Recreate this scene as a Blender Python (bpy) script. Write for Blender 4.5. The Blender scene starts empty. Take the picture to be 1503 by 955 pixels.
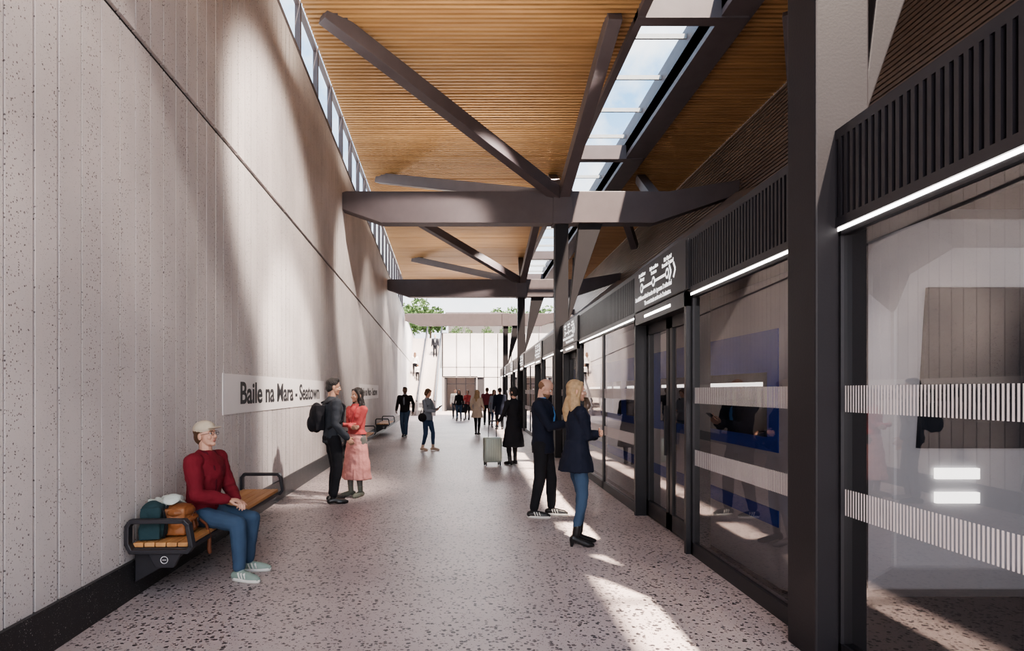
import bpy, bmesh, math, random
from mathutils import Vector, Matrix, Euler
random.seed(7)
S=bpy.context.scene
COL=S.collection
S.view_settings.view_transform='AgX'
S.view_settings.look='AgX - Medium High Contrast'
S.view_settings.exposure=0.82
V=Vector
rad=math.radians
# ---------------------------------------------------------------- camera
cd=bpy.data.cameras.new('camera'); cam=bpy.data.objects.new('camera',cd); COL.objects.link(cam)
cam.location=(0,0,1.68); cam.rotation_euler=(rad(90),0,0)
cd.sensor_width=36; cd.lens=36*900/1503; cd.shift_x=61.5/1503; cd.shift_y=95.5/1503
cd.clip_start=0.05; cd.clip_end=500
S.camera=cam
# ---------------------------------------------------------------- materials
MATS={}
def nodes(name):
    m=bpy.data.materials.new(name); m.use_nodes=True
    nt=m.node_tree; b=nt.nodes['Principled BSDF']
    MATS[name]=m
    return m,nt,b
def mat(name,col,rough=.6,metal=0.0,var=.12,nscale=8,bump=0.0,bscale=60,spec=.5,emit=0,coat=0):
    if name in MATS: return MATS[name]
    m,nt,b=nodes(name); N=nt.nodes; L=nt.links
    tc=N.new('ShaderNodeTexCoord'); nz=N.new('ShaderNodeTexNoise'); nz.inputs['Scale'].default_value=nscale
    nz.inputs['Detail'].default_value=4
    L.new(tc.outputs['Object'],nz.inputs['Vector'])
    mx=N.new('ShaderNodeMix'); mx.data_type='RGBA'
    c=col
    mx.inputs[6].default_value=(c[0]*(1-var),c[1]*(1-var),c[2]*(1-var),1)
    mx.inputs[7].default_value=(min(1,c[0]*(1+var)),min(1,c[1]*(1+var)),min(1,c[2]*(1+var)),1)
    L.new(nz.outputs['Fac'],mx.inputs[0]); L.new(mx.outputs[2],b.inputs['Base Color'])
    b.inputs['Roughness'].default_value=rough; b.inputs['Metallic'].default_value=metal
    b.inputs['Specular IOR Level'].default_value=spec
    if coat: b.inputs['Coat Weight'].default_value=coat
    if bump>0:
        n2=N.new('ShaderNodeTexNoise'); n2.inputs['Scale'].default_value=bscale; n2.inputs['Detail'].default_value=5
        L.new(tc.outputs['Object'],n2.inputs['Vector'])
        bp=N.new('ShaderNodeBump'); bp.inputs['Strength'].default_value=bump; bp.inputs['Distance'].default_value=.02
        L.new(n2.outputs['Fac'],bp.inputs['Height']); L.new(bp.outputs['Normal'],b.inputs['Normal'])
    if emit:
        b.inputs['Emission Color'].default_value=(c[0],c[1],c[2],1); b.inputs['Emission Strength'].default_value=emit
    return m
def terrazzo(name,base,base2,chips,scale,thr,dist=.35,rough=.5,frac=.5,scale2=None,thr2=.2):
    m,nt,b=nodes(name); N=nt.nodes; L=nt.links
    tc=N.new('ShaderNodeTexCoord')
    nz=N.new('ShaderNodeTexNoise'); nz.inputs['Scale'].default_value=scale*1.6; nz.inputs['Detail'].default_value=2
    L.new(tc.outputs['Object'],nz.inputs['Vector'])
    ad=N.new('ShaderNodeVectorMath'); ad.operation='MULTIPLY_ADD'
    L.new(nz.outputs['Color'],ad.inputs[0]); k=dist/scale*2.2; ad.inputs[1].default_value=(k,k,k); L.new(tc.outputs['Object'],ad.inputs[2])
    big=N.new('ShaderNodeTexNoise'); big.inputs['Scale'].default_value=.8; big.inputs['Detail'].default_value=7
    L.new(tc.outputs['Object'],big.inputs['Vector'])
    mb=N.new('ShaderNodeMix'); mb.data_type='RGBA'; mb.inputs[6].default_value=(*base,1); mb.inputs[7].default_value=(*base2,1)
    st=N.new('ShaderNodeMapRange'); st.inputs[1].default_value=.3; st.inputs[2].default_value=.7; L.new(big.outputs['Fac'],st.inputs[0])
    L.new(st.outputs[0],mb.inputs[0])
    last=mb.outputs[2]
    for sc,th,fr,chs in ((scale,thr,frac,chips),(scale2 or scale*2.3,thr2,.5,chips)):
        vo=N.new('ShaderNodeTexVoronoi'); vo.inputs['Scale'].default_value=sc
        L.new(ad.outputs[0],vo.inputs['Vector'])
        sp=N.new('ShaderNodeSeparateColor'); L.new(vo.outputs['Color'],sp.inputs[0])
        lt=N.new('ShaderNodeMath'); lt.operation='LESS_THAN'; L.new(vo.outputs['Distance'],lt.inputs[0])
        mm=N.new('ShaderNodeMath'); mm.operation='MULTIPLY'; L.new(sp.outputs[1],mm.inputs[0]); mm.inputs[1].default_value=th*1.6
        L.new(mm.outputs[0],lt.inputs[1])
        l2=N.new('ShaderNodeMath'); l2.operation='LESS_THAN'; L.new(sp.outputs[0],l2.inputs[0]); l2.inputs[1].default_value=fr
        mu=N.new('ShaderNodeMath'); mu.operation='MULTIPLY'; L.new(lt.outputs[0],mu.inputs[0]); L.new(l2.outputs[0],mu.inputs[1])
        cr=N.new('ShaderNodeValToRGB'); cr.color_ramp.interpolation='CONSTANT'
        el=cr.color_ramp.elements
        el[0].color=(*chs[0],1); el[0].position=0
        el[1].color=(*chs[-1],1); el[1].position=.75
        if len(chs)>2:
            e=el.new(.45); e.color=(*chs[1],1)
        L.new(sp.outputs[2],cr.inputs[0])
        mx=N.new('ShaderNodeMix'); mx.data_type='RGBA'; L.new(mu.outputs[0],mx.inputs[0]); L.new(last,mx.inputs[6]); L.new(cr.outputs[0],mx.inputs[7])
        last=mx.outputs[2]
    L.new(last,b.inputs['Base Color']); b.inputs['Roughness'].default_value=rough
    return m
M_floor=terrazzo('terrazzo_floor',(.40,.34,.345),(.53,.455,.45),[(.05,.044,.05),(.13,.105,.11),(.26,.21,.205)],32,.35,rough=.42,frac=.75,thr2=.28)
M_wall=terrazzo('speckled_white_concrete',(.52,.485,.485),(.70,.65,.64),[(.13,.11,.11),(.22,.18,.18)],60,.24,rough=.7,frac=.45,thr2=.17)
M_skirt=terrazzo('black_terrazzo',(.018,.017,.02),(.03,.028,.03),[(.28,.26,.26),(.12,.11,.11)],70,.2,rough=.4,frac=.3)
M_seam=mat('joint_shadow_gap',(.035,.032,.035),.9)
M_steel=mat('painted_dark_steel',(.105,.088,.095),.5,var=.2,nscale=3,bump=.05)
M_col=mat('charcoal_column_steel',(.018,.016,.019),.55,var=.15,nscale=3,bump=.05,spec=.3)
M_dark=mat('anthracite_metal',(.028,.026,.032),.45,var=.2)
M_black=mat('black_frame',(.014,.013,.017),.4,var=.2)
M_grey=mat('grey_soffit',(.16,.13,.125),.7)
M_white=mat('white_paint',(.8,.78,.78),.6,var=.03)
M_frit=mat('white_frit',(.62,.59,.60),.6,var=.02)
M_sign=mat('white_sign',(.80,.77,.77),.6,var=.02)
M_text=mat('black_lettering',(.03,.03,.035),.6,var=.02)
M_textw=mat('white_lettering',(.9,.9,.9),.5,var=.02,emit=.7)
M_led=mat('led_strip',(1,.97,.93),.4,var=0,emit=5)
def woodmat(name,c0,c1,sx,sy):
    m,nt,b=nodes(name); N=nt.nodes; L=nt.links
    tc=N.new('ShaderNodeTexCoord'); mp=N.new('ShaderNodeMapping'); mp.inputs['Scale'].default_value=(sx,sy,1)
    L.new(tc.outputs['Object'],mp.inputs[0])
    nz=N.new('ShaderNodeTexNoise'); nz.inputs['Scale'].default_value=1; nz.inputs['Detail'].default_value=6; L.new(mp.outputs[0],nz.inputs['Vector'])
    cr=N.new('ShaderNodeValToRGB'); e=cr.color_ramp.elements; e[0].position=.3; e[0].color=(*c0,1); e[1].position=.7; e[1].color=(*c1,1)
    L.new(nz.outputs['Fac'],cr.inputs[0]); L.new(cr.outputs[0],b.inputs['Base Color']); b.inputs['Roughness'].default_value=.55
    return m
M_wood=woodmat('timber_slats',(.36,.205,.095),(.50,.305,.145),.5,7)
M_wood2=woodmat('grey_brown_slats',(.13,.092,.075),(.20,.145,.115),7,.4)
M_seat=woodmat('bench_oak',(.42,.20,.08),(.62,.33,.14),12,1.2)
def glassmat(name,tint,base,k=.9,rough=.015):
    m,nt,b=nodes(name); N=nt.nodes; L=nt.links
    out=N['Material Output']; N.remove(b)
    tr=N.new('ShaderNodeBsdfTransparent'); tr.inputs[0].default_value=(*tint,1)
    gl=N.new('ShaderNodeBsdfGlossy'); gl.inputs['Roughness'].default_value=rough; gl.inputs[0].default_value=(.95,.93,.93,1)
    fr=N.new('ShaderNodeLayerWeight'); fr.inputs[0].default_value=.5
    pw=N.new('ShaderNodeMath'); pw.operation='POWER'; L.new(fr.outputs['Facing'],pw.inputs[0]); pw.inputs[1].default_value=4.5
    ad=N.new('ShaderNodeMath'); ad.operation='MULTIPLY_ADD'; ad.use_clamp=True; L.new(pw.outputs[0],ad.inputs[0]); ad.inputs[1].default_value=k; ad.inputs[2].default_value=base
    mx=N.new('ShaderNodeMixShader'); L.new(ad.outputs[0],mx.inputs[0]); L.new(tr.outputs[0],mx.inputs[1]); L.new(gl.outputs[0],mx.inputs[2])
    L.new(mx.outputs[0],out.inputs[0]); return m
M_glass=glassmat('smoked_glass',(.60,.585,.60),.10)
M_clear=glassmat('clear_glass',(.95,.96,.97),.0,.1)
# ---------------------------------------------------------------- mesh helpers
def link(o,parent=None):
    COL.objects.link(o)
    if parent: o.parent=parent
    return o
def empty(name,loc=(0,0,0),rz=0,sc=1):
    e=bpy.data.objects.new(name,None); e.location=loc; e.rotation_euler=(0,0,rz); e.scale=(sc,sc,sc); e.empty_display_size=.2
    COL.objects.link(e); return e
class MB:
    def __init__(s): s.v=[]; s.f=[]
    def hexa(s,p):
        b=len(s.v); s.v+= [tuple(q) for q in p]
        s.f+=[(b,b+3,b+2,b+1),(b+4,b+5,b+6,b+7),(b,b+1,b+5,b+4),(b+1,b+2,b+6,b+5),(b+2,b+3,b+7,b+6),(b+3,b,b+4,b+7)]
    def box(s,x0,x1,y0,y1,z0,z1):
        s.hexa([(x0,y0,z0),(x1,y0,z0),(x1,y1,z0),(x0,y1,z0),(x0,y0,z1),(x1,y0,z1),(x1,y1,z1),(x0,y1,z1)])
    def quad(s,a,b,c,d):
        n=len(s.v); s.v+=[tuple(a),tuple(b),tuple(c),tuple(d)]; s.f.append((n,n+1,n+2,n+3))
    def beam(s,p0,p1,w,h,up=(0,0,1)):
        p0=V(p0);p1=V(p1); d=(p1-p0).normalized(); r=d.cross(V(up)).normalized(); u=r.cross(d)
        q=[]
        for p in (p0,p1):
            for a,c in ((-1,-1),(1,-1),(1,1),(-1,1)): q.append(p+r*a*w/2+u*c*h/2)
        s.hexa([q[0],q[1],q[2],q[3],q[4],q[5],q[6],q[7]])
    def prism(s,poly,ext):
        n=len(s.v); k=len(poly); ext=V(ext)
        s.v+=[tuple(V(p)) for p in poly]+[tuple(V(p)+ext) for p in poly]
        s.f.append(tuple(range(n,n+k))[::-1]); s.f.append(tuple(range(n+k,n+2*k)))
        for i in range(k):
            j=(i+1)%k; s.f.append((n+i,n+j,n+k+j,n+k+i))
    def make(s,name,m,parent=None,bevel=0,smooth=False):
        me=bpy.data.meshes.new(name); me.from_pydata(s.v,[],s.f); me.materials.append(m)
        bm=bmesh.new(); bm.from_mesh(me); bmesh.ops.recalc_face_normals(bm,faces=bm.faces); bm.to_mesh(me); bm.free()
        o=bpy.data.objects.new(name,me); link(o,parent)
        if bevel:
            md=o.modifiers.new('bevel','BEVEL'); md.width=bevel; md.segments=2
        return o
def curve(name,pts,r,m,parent=None,cyclic=False,smooth=False):
    c=bpy.data.curves.new(name,'CURVE'); c.dimensions='3D'; c.bevel_depth=r; c.bevel_resolution=3
    sp=c.splines.new('NURBS' if smooth else 'POLY'); sp.points.add(len(pts)-1)
    for i,p in enumerate(pts): sp.points[i].co=(*p,1)
    sp.use_cyclic_u=cyclic
    if smooth: sp.use_endpoint_u=True; sp.order_u=3
    c.materials.append(m); o=bpy.data.objects.new(name,c); return link(o,parent)
def text(name,s,size,origin,xdir,normal,m,parent=None,sx=1,align='LEFT',bold=0.0):
    c=bpy.data.curves.new(name,'FONT'); c.body=s; c.size=size; c.extrude=.001; c.offset=bold; c.align_x=align
    c.materials.append(m); o=bpy.data.objects.new(name,c)
    x=V(xdir).normalized(); n=V(normal).normalized(); y=n.cross(x)
    M=Matrix((x,y,n)).transposed().to_4x4(); M.translation=V(origin)
    o.matrix_world=M@Matrix.Diagonal((sx,1,1,1)); link(o)
    if parent:
        o.parent=parent; o.matrix_parent_inverse=Matrix.Translation(-V(parent.location)) if parent.rotation_euler.z==0 else parent.matrix_basis.inverted()
    return o
# ---------------------------------------------------------------- shell
wx=lambda y:-2.55-.042*y
zs=lambda y:4.72-.0195*y
zt=lambda y:7.95-.035*y
Y0,Y1=-3.0,52.0
ZC=8.5
b=MB(); b.box(-5.5,2.45,Y0,50.2,-.3,0); b.make('floor',M_floor)
b=MB(); b.box(2.45,9,Y0,60,-1.4,-1.1); b.make('floor_trackbed',mat('ballast',(.08,.075,.075),.9,var=.5,nscale=20,bump=.5))
b=MB(); b.box(2.40,2.5,Y0,50,-1.1,-.01); b.make('trim_platform_edge',M_dark)
b=MB()
for x in (3.35,4.75): b.box(x,x+.07,Y0,58,-1.1,-.95)
b.make('track_rails',mat('rail_steel',(.25,.22,.2),.35,.9))
def strip(mb,y0,y1,off,thick,za,zb):
    p=[]
    for z in (za,zb):
        p+=[(wx(y0)+off,y0,z(y0)),(wx(y1)+off,y1,z(y1)),(wx(y1)+off-thick,y1,z(y1)),(wx(y0)+off-thick,y0,z(y0))]
    mb.hexa(p)
b=MB(); bk=MB()
y=Y0+.0
i=0
while y<Y1-.01:
    step=.252
    major=(i%12==3)
    g=.040 if major else (.022 if i%2 else .012)
    strip(b,y+g/2,y+step-g/2,0,.05,lambda q:.30,lambda q:zs(q)-.03)
    strip(b,y+g/2,y+step-g/2,0,.05,lambda q:zs(q)+.03,lambda q:zt(q))
    y+=step; i+=1
WALL=b.make('wall_left',M_wall)
strip(bk,Y0,Y1+.2,-.035,.25,lambda q:-.2,lambda q:zt(q)-.02)
o=bk.make('wall_backing_left',M_seam,WALL)
b=MB(); strip(b,Y0,Y1,.03,.08,lambda q:0,lambda q:.30); b.make('baseboard_left',M_skirt)
b=MB(); strip(b,Y0,Y1,.02,.32,lambda q:zt(q),lambda q:zt(q)+.05); b.make('trim_wall_coping',M_steel)
b=MB(); y=-2.6
while y<38:
    b.box(wx(y)-.10,wx(y)+.0,y-.035,y+.035,zt(y)+.05,ZC+.08); y+=1.5
strip(b,YC0:=-3,38,-.02,.08,lambda q:ZC+.02,lambda q:ZC+.10)
WC=b.make('window_clerestory',M_steel)
b=MB(); b.quad((wx(Y0)-.12,Y0,zt(Y0)),(wx(38)-.12,38,zt(38)),(wx(38)-.12,38,ZC),(wx(Y0)-.12,Y0,ZC)); b.make('clerestory_glass',M_clear,WC)
YC0,YC1=-3,38
def slats(name,xa,xb,m):
    b=MB(); y=YC0; k=0
    while y<YC1:
        b.box(xa(y),xb(y),y,y+(.074 if k%14!=13 else .045),ZC,ZC+.06)
        y+=.136; k+=1
    return b.make(name,m)
CE=slats('ceiling',lambda y:wx(y)+.03,lambda y:3.0,M_wood)
o=slats('ceiling_timber_right',lambda y:5.05,lambda y:7.0,M_wood); o.parent=CE
b=MB(); b.box(5.05,9,YC0,YC1,ZC+.08,ZC+.3)
b.hexa([(wx(YC0)+.03,YC0,ZC+.08),(3.0,YC0,ZC+.08),(3.0,YC1,ZC+.08),(wx(YC1)+.03,YC1,ZC+.08),(wx(YC0)+.03,YC0,ZC+.2),(3.0,YC0,ZC+.2),(3.0,YC1,ZC+.2),(wx(YC1)+.03,YC1,ZC+.2)])
o=b.make('ceiling_backing',mat('dark_timber_backing',(.05,.022,.011),.8),CE)
b=MB(); 
b.box(3.0,3.15,YC0,YC1,ZC-.12,ZC+.75); b.box(4.5,5.06,YC0,YC1,ZC-.12,ZC+.35); b.box(4.5,4.62,YC0,YC1,ZC,ZC+.75)
yy=11.1-13.4
while yy<YC1:
    b.box(3.0,5.0,yy-.13,yy+.13,ZC-.15,ZC+.25)
    yy+=6.7
for yy in (YC1-.1,): b.box(-4.3,7,yy,yy+.2,ZC-.15,ZC+.4)
SK=b.make('skylight_frame',M_steel)
b=MB(); yy=11.1-13.4
while yy<YC1: b.box(3.15,4.5,yy-.025,yy+.025,ZC+.5,ZC+.6); yy+=1.675
b.make('skylight_glazing_bars',mat('light_bars',(.35,.38,.4),.5),SK)
b=MB(); b.quad((3.15,YC0,ZC+.62),(4.5,YC0,ZC+.62),(4.5,YC1,ZC+.62),(3.15,YC1,ZC+.62)); b.make('skylight_glass',M_clear,SK)
SOF=MB(); n=26
for k in range(n):
    t0=k/n; t1=(k+.72)/n
    a=V((6.6,0,6.0)).lerp(V((7.0,0,8.5)),t0); c=V((6.6,0,6.0)).lerp(V((7.0,0,8.5)),t1)
    SOF.hexa([(a.x,Y0,a.z),(a.x+.05,Y0,a.z),(a.x+.05,46,a.z),(a.x,46,a.z),(c.x,Y0,c.z),(c.x+.05,Y0,c.z),(c.x+.05,46,c.z),(c.x,46,c.z)])
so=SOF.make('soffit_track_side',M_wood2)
b=MB(); b.quad((6.67,Y0,6.0),(6.67,46,6.0),(7.07,46,8.5),(7.07,Y0,8.5)); b.make('soffit_backing',M_seam,so)
b=MB()
b.hexa([(2.55,Y0,3.2),(2.55,46,3.2),(2.55,46,3.26),(2.55,Y0,3.26),(6.65,Y0,5.93),(6.65,46,5.93),(6.65,46,6.0),(6.65,Y0,6.0)])
b.make('soffit_canopy',M_grey,so)
b=MB()
y=Y0
while y<52:
    b.box(7.4,7.5,y+.01,y+.99,-1.1,6.0); y+=1.0
TW=b.make('wall_right',mat('grey_wall_panels',(.24,.22,.225),.7,var=.2,nscale=2))
b=MB(); b.box(7.47,7.8,Y0,52,-1.3,6.1); b.box(6.6,7.8,Y0,46,6.0,6.1); b.make('wall_backing_right',M_seam,TW)
b=MB(); y=1
while y<46: b.box(7.28,7.38,y,y+2.4,3.3,3.38); y+=4
b.make('track_fill_strips',mat('lamp_tube',(1,.97,.93),.4,var=0,emit=14),TW)  # added glowing strips to brighten the track area
b=MB(); y=2
while y<46: b.box(2.52,2.62,y,y+2.0,2.86,2.90); y+=3.2
b.make('lintel_fill_strips',mat('lamp_tube_b',(1,.97,.93),.4,var=0,emit=8),TW)  # added glow behind the lintel, brightens the train side
# ---------------------------------------------------------------- frames
for ci,yc in enumerate((3.95,15.5,27.6,39.8)):
    root=empty('steel_roof_frame',(0,yc,0))
    b=MB(); th=.19
    b.box(2.13,2.46,-.17,.17,0,5.9)
    b.make('column',M_col,root,bevel=.012)
    b=MB(); b.box(2.07,2.55,-.24,.24,5.84,6.68)
    b.make('column_head',M_steel,root,bevel=.012)
    b=MB()
    xl=wx(yc)-.02
    poly=[(xl,0,6.22),(xl,0,6.62),(xl+.12,0,6.66),(2.3,0,6.66),(2.3,0,5.87),(xl+1.0,0,5.87)]
    b.prism([(x,-th,z) for x,_,z in poly],(0,2*th,0))
    poly=[(2.3,5.87),(2.3,6.66),(5.0,6.66),(6.75,6.95),(6.75,6.6),(4.6,5.87)]
    b.prism([(x,-th,z) for x,z in poly],(0,2*th,0))
    b.make('cross_beam',M_steel,root,bevel=.012)
    b=MB()
    if ci<3:
        for (p,q) in (((2.2,-.1,6.6),(-2.65,-4.4,8.5)),((2.35,-.1,6.6),(2.62,-4.4,8.5)),
                  ((2.2,.1,6.6),(-2.95,4.2,8.5)),((2.35,.1,6.6),(2.62,4.2,8.5)),((4.74,.1,6.5),(5.45,4.2,8.5)),((6.55,-3.2,7.4),(5.75,-4.5,8.5))):
            b.beam(p,q,.26,.30)
    b.make('roof_struts',M_steel,root,bevel=.01)
    b=MB()
    b.prism([(2.44,-.12,3.30),(2.75,-.12,5.95),(3.35,-.12,5.95)],(0,.24,0))
    b.make('raking_brace',M_col,root,bevel=.01)
    if ci>0:
        b=MB()
        for sgn in (-1,1):
            b.prism([(3.0,sgn*.3,3.7),(6.55,sgn*.3,6.55),(6.5,sgn*3.2,6.0)],(0.02,0,.04))
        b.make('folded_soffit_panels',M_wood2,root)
# ---------------------------------------------------------------- platform screen doors
XP=2.27
psd=empty('platform_screen_door_wall',(XP,0,0))
YE=46
doors=[.95]+[7.3+6.4*k for k in range(0,6)]
b=MB(); bl=MB()
b.box(.05,.4,Y0,YE,2.72,3.26); b.box(-.02,.45,Y0,YE,3.22,3.28); b.box(-.02,.4,Y0,YE,2.68,2.74)
y=Y0; 
def in_sign(y):
    return any(abs(y-(d+.0))<1.02 for d in doors[1:])
while y<YE:
    if not in_sign(y+.02): b.box(-.02,.06,y,y+.028,2.74,3.22)
    y+=.056
bl.box(-.005,.03,Y0,YE,2.66,2.68)
for d in doors[1:]:
    b.box(-.04,.06,d-1.02,d+1.02,2.72,3.24)
GL=MB(); FR=MB()
def gpanel(y0,y1,x=0.0,z0=.13,z1=2.66):
    GL.quad((x+.02,y0,z0),(x+.02,y1,z0),(x+.02,y1,z1),(x+.02,y0,z1))
    b.box(x,x+.07,y0,y0+.045,0,2.7); b.box(x,x+.07,y1-.045,y1,0,2.7)
    b.box(x,x+.08,y0,y1,0,z0); b.box(x,x+.07,y0,y1,z1-.03,2.7)
    for za,zb in ((.92,1.08),(1.55,1.71)):
        y=y0+.07
        while y<y1-.07:
            FR.quad((x+.013,y,za),(x+.013,y+.013,za),(x+.013,y+.013,zb),(x+.013,y,zb)); y+=.025
gpanel(-1.5,.0); gpanel(1.95,3.80); gpanel(4.12,6.30)
for k,d in enumerate(doors[1:]):
    nx=doors[k+2]-1.0 if k+2<len(doors) else YE
    gpanel(d+1.0,(d+1.0+nx)/2); gpanel((d+1.0+nx)/2,nx)
for d in doors:
    for a in (d-1.0,d+.94): b.box(-.05,.2,a,a+.06,0,2.7)
    b.box(-.05,.2,d-1,d+1,2.55,2.7)
    for a0,a1 in ((d-.94,d-.02),(d+.02,d+.94)):
        x=.10
        GL.quad((x+.02,a0,.1),(x+.02,a1,.1),(x+.02,a1,2.5),(x+.02,a0,2.5))
        b.box(x,x+.05,a0,a0+.09,0.02,2.55); b.box(x,x+.05,a1-.09,a1,0.02,2.55); b.box(x,x+.05,a0,a1,.02,.22); b.box(x,x+.05,a0,a1,2.42,2.55)
        b.box(x-.03,x,a0+.06,a0+.085,.9,1.5)
    bl.box(-.055,.0,d-.5,d+.5,2.61,2.64)
b.make('screen_door_framing',M_black,psd); bl.make('led_light_line',M_led,psd)
GL.make('screen_door_glazing',M_glass,psd); FR.make('frit_stripes',M_frit,psd)
for d in doors[1:]:
    r=empty('train_information_display',(XP-.045,d,2.98))
    b=MB(); b.box(-.002,.004,-.98,.98,-.25,.25); b.make('display_panel',M_black,r)
    xd=(0,-1,0); nr=(-1,0,0)
    def T(nm,s,size,yo,z,**k): text(nm,s,size,(XP-.049,d+yo,2.98+z),xd,nr,M_textw,r,**k)
    for nm,(s1,s2),yo in (('label_estuary',('An tInbhear','Estuary'),.62),('label_seatown',('Baile na Mara','Seatown'),.12),('label_swords',('Lár Shoird','Swords Central'),-.40)):
        T(nm+'_a',s1,.062,yo,.175,align='CENTER',bold=.002); T(nm+'_b',s2,.062,yo,.115,align='CENTER',bold=.002)
    T('label_arrival_ga','Sroichfidh an chéad traein eile i gceann 2 nóiméad',.078,.93,-.125,bold=.002,sx=.93)
    T('label_arrival_en','The next train arrives in 2 minutes.',.078,.0,-.215,align='CENTER',bold=.002,sx=.93)
    b=MB(); b.box(-.006,-.003,-.40,.62,.005,.035)
    for yo in (-.52,-.66):
        b.beam((-.004,yo+.06,.10),(-.004,yo,.02),.03,.003,up=(1,0,0)); b.beam((-.004,yo,.02),(-.004,yo+.06,-.06),.03,.003,up=(1,0,0))
    b.make('route_line',M_textw,r)
    for yo in (.62,.12,-.40):
        for rr_,xx,mm_,nn in ((.062,-.008,M_textw,'stop_ring'),(.034,-.010,M_black,'stop_hole')):
            bm=bmesh.new(); bmesh.ops.create_circle(bm,cap_ends=True,segments=24,radius=rr_,matrix=Matrix.Translation((xx,yo,.02))@Matrix.Rotation(rad(90),4,'Y'))
            me=bpy.data.meshes.new('stop'); bm.to_mesh(me); bm.free(); me.materials.append(mm_); link(bpy.data.objects.new(nn,me),r)
# ---------------------------------------------------------------- train
tr=empty('metro_train',(4.1,4.6,0))
M_tb=mat('train_silver',(.55,.55,.57),.3,.1,var=.04); M_tblue=mat('train_blue',(.03,.08,.45),.35); M_tw=mat('train_window',(.02,.025,.035),.1)
def prof(w,z0,z1,tp): return [(-w,z0),(-w,z1-.5),(-w+.12,z1-.2),(-w+.45,z1),(w-.45,z1),(w-.12,z1-.2),(w,z1-.5),(w,z0)]
b=MB()
ringN=[(0,.92,.35,2.75),(.12,1.12,.15,3.0),(.55,1.3,-.05,3.2),(.9,1.33,-.1,3.25),(39,1.33,-.1,3.25)]
rs=[]
for yy,w,z0,z1 in ringN:
    s0=len(b.v); b.v+=[(x,yy,z) for x,z in prof(w,z0,z1,0)]; rs.append(s0)
for a,c in zip(rs,rs[1:]):
    for i in range(8):
        j=(i+1)%8; b.f.append((a+i,a+j,c+j,c+i))
b.f.append(tuple(range(rs[0],rs[0]+8))); b.f.append(tuple(range(rs[-1],rs[-1]+8)))
b.make('car_body',M_tb,tr,bevel=.02)
b=MB(); bb=MB(); bw=MB()
b.hexa([(-.75,-.03,1.25),(.75,-.03,1.25),(.8,.2,1.25),(-.8,.2,1.25),(-.68,-.03,2.45),(.68,-.03,2.45),(.7,.2,2.45),(-.7,.2,2.45)])
y=1.1
while y<38:
    for a,c in ((0,1.5),(1.9,2.5),(2.56,3.16)):
        b.box(-1.350,-1.325,y+a,y+c,1.25,1.85); bw.box(-1.354,-1.35,y+a+.06,y+c-.06,1.72,1.76)
    y+=3.6
b.make('car_windows',M_tw,tr); bw.make('interior_light_lines',mat('train_interior_light',(1,.97,.9),.4,var=0,emit=1.6),tr)
bb.box(-1.34,-1.3,.9,38.9,1.12,2.24); bb.box(-1.34,-1.3,.9,38.9,.45,.60)
bb.make('blue_livery',M_tblue,tr)
b=MB(); 
for x in (-.62,.30): 
    b.box(x,x+.32,-.03,.05,1.02,1.10); b.box(x,x+.32,-.03,.05,.84,.92)
b.make('headlights',mat('headlight',(1,.98,.92),.3,var=0,emit=2.2),tr)
b=MB(); b.box(-1.1,1.1,1.0,38.5,-.9,-.1); b.make('underframe',M_black,tr)
# ---------------------------------------------------------------- end wall, stairs, upper ground
YW=50
b=MB()
x=-2.2
while x<7.4:
    xe=min(x+1.12,7.4)
    for za,zb in ((2.78,3.55),(3.6,6.35)):
        b.box(x,xe-.06,YW,YW+.1,za,zb)
    if xe<-1.85 or x>.45: b.box(x,xe-.06,YW,YW+.1,0,2.73)
    x+=1.12
EW=b.make('wall_end',M_wall)
b=MB(); b.box(-2.25,7.5,YW+.08,YW+.3,2.75,6.3); b.box(.42,7.5,YW+.08,YW+.3,0,2.8); b.box(-2.3,-1.9,YW+.05,YW+.4,0,6.4); b.make('wall_backing_end',M_seam,EW)
b=MB(); b.box(-2.0,.5,YW+2.5,YW+2.6,0,2.8); b.box(-2.3,-2.1,YW,YW+2.6,0,2.8); b.box(.5,.6,YW,YW+2.6,0,2.8); b.box(-2.2,.6,YW,YW+2.6,2.75,2.85); b.box(-2.2,.6,YW,YW+2.6,-.1,0)
b.make('lobby_walls',mat('lobby_grey',(.3,.27,.26),.6),EW)
b=MB()
for x in (-1.9,-1.12,-.36,.4): b.box(x-.03,x+.03,YW+.05,YW+.12,0,2.75)
b.box(-1.9,.4,YW+.05,YW+.12,2.2,2.26); b.make('door_1',M_black)
st=empty('staircase',(0,0,0))
b=MB(); ns=35; ys=41.2; rise=6.0/ns; run=.28
for k in range(ns): b.box(-4.85,-2.35,ys+k*run,ys+(k+1)*run+.02,max(0,k*rise-.3),(k+1)*rise)
b.make('steps',mat('stair_concrete',(.5,.46,.45),.7),st)
b=MB()
for xx in (-2.35,-3.55):
    b.hexa([(xx-.04,ys-.3,0),(xx+.04,ys-.3,0),(xx+.04,ys+9.9,5.9),(xx-.04,ys+9.9,5.9),(xx-.04,ys-.3,.95),(xx+.04,ys-.3,.95),(xx+.04,ys+9.9,7.0),(xx-.04,ys+9.9,7.0)])
b.make('balustrades',mat('balustrade_grey',(.38,.35,.35),.5),st)
b=MB()
for xx in (-2.35,-3.55): b.beam((xx,ys-.4,.98),(xx,ys+9.9,7.03),.09,.06)
b.make('handrails',M_black,st)
b=MB(); b.box(-14,14,51,110,5.7,6.0); b.make('ground_street_level',mat('street_paving',(.42,.4,.38),.8))
cb=empty('entrance_canopy_building',(0,62,6))
b=MB(); b.box(-2.5,3.4,0,5,3.1,3.6); b.box(4.6,11,0,6,2.8,3.5)
for x in (-2.2,-.4,1.4,3.0,5,7,9): b.box(x,x+.25,0,.25,0,3.2)
b.make('canopy_roof',M_steel,cb)
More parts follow.
